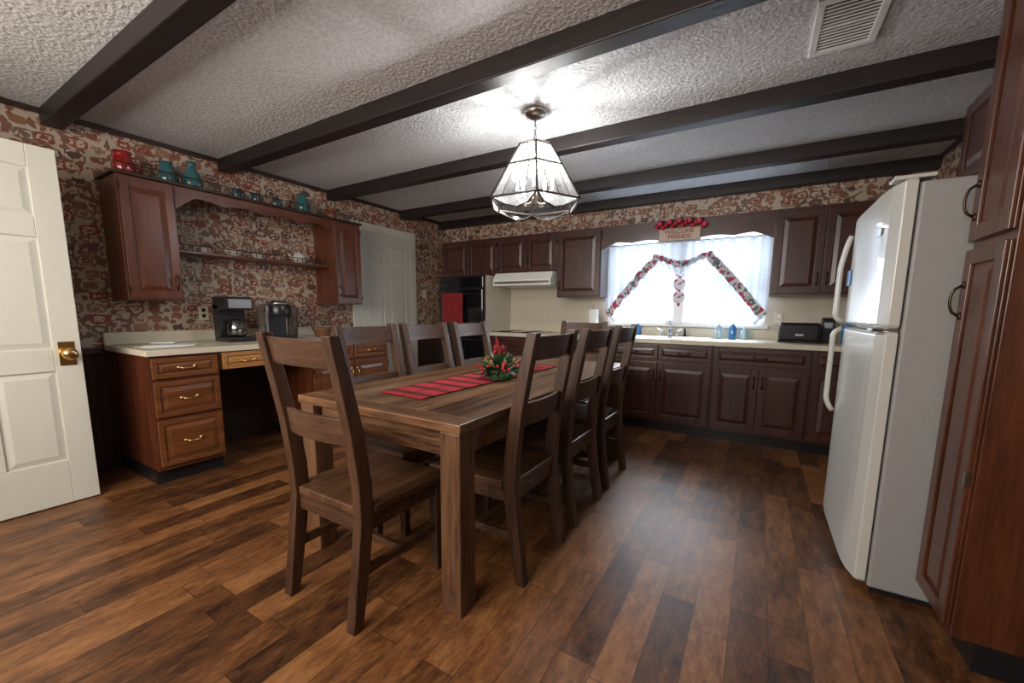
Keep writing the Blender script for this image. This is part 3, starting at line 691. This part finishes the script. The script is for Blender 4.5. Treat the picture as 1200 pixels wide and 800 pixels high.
# ---------------------------------------------------------------- chairs
def chair(loc,rot,label):
    t=thing('dining_chair',label,'chair',loc,rot,'dining chairs around the table')
    cen=[(-.235,0),(-.205,.2),(-.175,.42),(-.18,.55),(-.205,.75),(-.245,.95),(-.275,1.085)]
    hd=[.022,.026,.030,.030,.028,.025,.022]
    for sx in(-1,1):
        ls=[]
        x0,x1=sx*.197-.022,sx*.197+.022
        for (y,z),d in zip(cen,hd): ls.append([(x0,y-d,z),(x1,y-d,z),(x1,y+d,z),(x0,y+d,z)])
        B().loops(ls).obj('rear_leg',chZ,t,bevel=.004)
        ls=[]
        for z,d in((0,.017),(.2,.02),(.418,.022)): ls.append([(sx*.197-d,.215-d,z),(sx*.197+d,.215-d,z),(sx*.197+d,.215+d,z),(sx*.197-d,.215+d,z)])
        B().loops(ls).obj('front_leg',chZ,t,bevel=.003)
        B().box(sx*.197-.011,sx*.197+.011,-.185,.196,.19,.225).obj('side_stretcher',chX,t,bevel=.003)
    def slat(z0,z1,y0,y1):
        ls=[]
        for k in range(9):
            u=-1+k/4;x=u*.176;c=-.022*(1-u*u)
            ls.append([(x,y0+c-.010,z0),(x,y0+c+.010,z0),(x,y1+c+.010,z1),(x,y1+c-.010,z1)])
        B().loops(ls).obj('back_slat',chX,t,bevel=.002)
    slat(.97,1.07,-.248,-.270);slat(.69,.79,-.200,-.213)
    B().box(-.186,.186,-.012,.012,.195,.222).obj('cross_stretcher',chX,t,bevel=.003)
    for a in((-.176,.176,.205,.225),(-.176,.176,-.19,-.17),(-.207,-.187,-.146,.194),(.187,.207,-.146,.194)):
        B().box(*a,.36,.418).obj('seat_rail',chX,t)
    ls=[]
    for z,e in((.4185,.004),(.43,0),(.452,0),(.456,.006)):
        ls.append([(-.235+e,.25-e,z),(-.225+e,-.144+e,z),(-.172,-.144+e,z),(-.172,-.195+e,z),(.172,-.195+e,z),(.172,-.144+e,z),(.225-e,-.144+e,z),(.235-e,.25-e,z)])
    B().loops(ls).obj('seat',chS,t,bevel=.002)
    return t
base=chair((2.63,1.10,0),0,'dark-stained wooden ladder-back chair at the table end')
lab='dark-stained wooden ladder-back chair pushed in along the table side'
for y in(1.61,2.18,2.74): copy_tree(base,(2.985,y,0),R90,lab)
for y in(1.63,2.12,2.64): copy_tree(base,(2.29,y,0),-R90,lab)
copy_tree(base,(2.65,3.27,0),math.pi,'dark-stained wooden ladder-back chair at the far table end')
b=B();ls=[]
for k in range(31):
    y=-.69+1.38*k/30;zz=.0015*abs(math.sin(k*1.3))
    ls.append([(-.145,y,zz),(-.05,y,zz+.001),(.05,y,zz),(.145,y,zz)])
b.loops(ls,closed=False);b.obj('table_runner',plaid,loc=(2.60,2.04,.7685),rot=-.03,solid=.002,label='red and black plaid cloth runner down the table',cat='table runner')
# centerpiece
t=thing('christmas_centerpiece','evergreen and berry christmas centerpiece on the runner','centerpiece',(2.71,2.02,.773))
b=B();f=B()
for i in range(480):
    th=random.uniform(0,2*math.pi);ph=random.uniform(0,1)
    r0=.02+.06*random.random();el=ph*1.35
    d=Vector((math.cos(th)*math.cos(el),math.sin(th)*math.cos(el),math.sin(el)*.9))
    p=Vector((0,0,.03))+d*r0;Lh=random.uniform(.06,.095);e=p+d*Lh+Vector((0,0,-.012*random.random()))
    w=d.orthogonal().normalized()*random.uniform(.005,.009)
    tgt=f if i%5==0 else b
    v=[tgt.bm.verts.new(q) for q in(p,(p+e)/2+w,e,(p+e)/2-w)];tgt.bm.faces.new(v)
b.lathe([(.07,0),(.08,.02),(.07,.05),(.03,.07)],seg=16)
b.obj('greenery',green,t);f.obj('frosted_sprigs',frost,t)
b0=None
for i in range(30):
    th=random.uniform(0,6.28);el=random.uniform(.1,1.4);d=Vector((math.cos(th)*math.cos(el),math.sin(th)*math.cos(el),math.sin(el)))
    p=Vector((0,0,.03))+d*random.uniform(.11,.135)
    if b0 is None: b0=B().sphere((0,0,0),.010,8,6).obj('berry',berry,t,smooth=True,loc=p)
    else:
        n=b0.copy();COL.objects.link(n);n.location=p
for th in(.3,1.9,3.3,4.7,5.6):
    c=Vector((math.cos(th)*.09,math.sin(th)*.09,.08))
    B().lathe([(.010,0),(.020,.004),(.012,.008),(.021,.013),(.012,.017),(.018,.022),(.009,.026),(.012,.032),(.003,.04)],(c.x,c.y,c.z),8).obj('pinecone',gold,t)
b=B()
for k in range(5):
    th=k*1.26+.4
    b.tube([(0,0,.10),(math.cos(th)*.02,math.sin(th)*.02,.16),(math.cos(th)*.045,math.sin(th)*.045,.20)],[.012,.014,.001],6)
b.tube([(0,0,.08),(-.01,0,.18),(-.03,.0,.25)],[.014,.013,.002],8)
b.obj('red_bow',redT,t,smooth=True)
# ---------------------------------------------------------------- chandelier
CX,CY=2.71,2.42
t=thing('pendant_chandelier','brass and clear glass lantern chandelier hanging over the table','chandelier',(CX,CY,H))
B().lathe([(.03,-.045),(.062,-.03),(.068,-.008),(.068,0)],seg=28).obj('canopy',nickel,t,smooth=True)
b=B()
for k in range(6):
    z=-.05-.026*k
    pts=[(math.cos(a)*.009*(k%2==0),math.cos(a)*.009*(k%2==1),z+.018*math.sin(a)) for a in [j*math.pi/5 for j in range(11)]]
    b.tube(pts,.0022,6)
b.tube([(0,0,-.035),(0,0,-.21)],.002);b.obj('chain',nickel,t)
NS=6
rings=[(.11,-.215),(.185,-.345),(.312,-.56),(.26,-.60)]
OFF=math.radians(31)
def rp(k,ring):
    a=2*math.pi*(k+.5)/NS+OFF;r,z=ring
    return Vector((r*math.cos(a),r*math.sin(a),z))
b=B()
for r0,r1 in((rings[0],rings[1]),(rings[1],rings[2])):
    for k in range(NS):
        v=[b.bm.verts.new(p) for p in(rp(k,r0),rp(k+1,r0),rp(k+1,r1),rp(k,r1))];b.bm.faces.new(v)
for k in range(NS):
    A_,B_=rp(k,rings[2]),rp(k+1,rings[2]);a2,b2_=rp(k,rings[3]),rp(k+1,rings[3])
    v=[b.bm.verts.new(p) for p in(A_,B_,b2_.lerp(a2,.2),a2.lerp(b2_,.5)+Vector((0,0,-.022)),a2.lerp(b2_,.2))];b.bm.faces.new(v)
b.obj('glass_shade',shadeGlass,t)
b=B()
for k in range(NS):
    b.tube([rp(k,rings[0]),rp(k,rings[1]),rp(k,rings[2])],.008,6)
    for r in(rings[0],rings[1],rings[2]): b.tube([rp(k,r),rp(k+1,r)],.0065,6)
    for f0 in(.25,.5,.75):
        b.tube([rp(k,rings[0]).lerp(rp(k+1,rings[0]),f0),rp(k,rings[1]).lerp(rp(k+1,rings[1]),f0),rp(k,rings[2]).lerp(rp(k+1,rings[2]),f0)],.0032,5)
    a2,b2_=rp(k,rings[3]),rp(k+1,rings[3])
    b.tube([rp(k,rings[2]),a2.lerp(b2_,.2),a2.lerp(b2_,.5)+Vector((0,0,-.022)),b2_.lerp(a2,.2),rp(k+1,rings[2])],.005,6)
b.obj('lead_frame',leadM,t)
B().lathe([(.112,-.222),(.108,-.21),(.08,-.198),(.03,-.185),(.012,-.165),(.018,-.175)],seg=24).obj('cap',nickel,t,smooth=True)
B().tube([(0,0,-.19),(0,0,-.30),(0,0,-.47),(0,0,-.52),(0,0,-.57)],[.006,.01,.012,.03,.006],12).obj('stem',nickel,t,smooth=True)
for k in range(5):
    a=k*2*math.pi/5+.2;c,s=math.cos(a),math.sin(a)
    ar=B().tube([(0,0,-.53),(c*.04,s*.04,-.565),(c*.09,s*.09,-.56),(c*.12,s*.12,-.53),(c*.12,s*.12,-.50)],.005)
    ar.lathe([(.006,-.502),(.02,-.495),(.022,-.49)],(c*.12,s*.12,0),12)
    ao=ar.obj('arm',nickel,t,smooth=True)
    B().tube([(c*.12,s*.12,-.49),(c*.12,s*.12,-.43)],.010,10).obj('candle_sleeve',whiteP,ao)
    B().lathe([(.008,-.43),(.016,-.41),(.014,-.385),(.003,-.355)],(c*.12,s*.12,0),12).obj('bulb',bulbM,ao,smooth=True)
    ld=bpy.data.lights.new('bulb_light','POINT');ld.energy=7.5;ld.color=(1,.97,.93);ld.shadow_soft_size=.012
    lo=bpy.data.objects.new('bulb_light',ld);COL.objects.link(lo);lo.location=(CX+c*.12,CY+s*.12,H-.335)
# ---------------------------------------------------------------- lights
def area(n,loc,rot,sx,sy,e,c):
    d=bpy.data.lights.new(n,'AREA');d.shape='RECTANGLE';d.size=sx;d.size_y=sy;d.energy=e;d.color=c
    o=bpy.data.objects.new(n,d);COL.objects.link(o);o.location=loc;o.rotation_euler=rot;return o
area('daylight',(3.28,YB+.6,1.60),(math.radians(-90),0,0),2.4,1.5,190,(.78,.89,1))
area('sky_glow',(3.28,YB+1.3,3.3),(math.radians(-48),0,0),3.0,1.6,450,(.80,.90,1))
area('room_fill',(2.3,-1.2,1.7),(math.radians(82),0,0),2.8,1.0,86,(1,.92,.82))  # added fill from behind the camera, not a known lamp
w=bpy.data.worlds.new('World');S.world=w;w.use_nodes=True
bg=w.node_tree.nodes['Background'];bg.inputs[0].default_value=(.80,.90,1,1);bg.inputs[1].default_value=2.5
# ---------------------------------------------------------------- camera
yaw,pit,rol,f=.5409,.1353,.0092,477.02
F=Vector((-math.sin(yaw)*math.cos(pit),math.cos(yaw)*math.cos(pit),-math.sin(pit)));R=Vector((math.cos(yaw),math.sin(yaw),0));U=R.cross(F)
c,s=math.cos(rol),math.sin(rol);R2=c*R+s*U;U2=-s*R+c*U
M=Matrix((R2,U2,-F)).transposed().to_4x4();M.translation=(4.0084,0,1.1692)
cam=bpy.data.cameras.new('camera');co=bpy.data.objects.new('camera',cam);COL.objects.link(co);co.matrix_world=M
cam.sensor_width=36;cam.lens=f/1200*36;cam.shift_y=29.34/1200;cam.clip_start=.02
S.camera=co
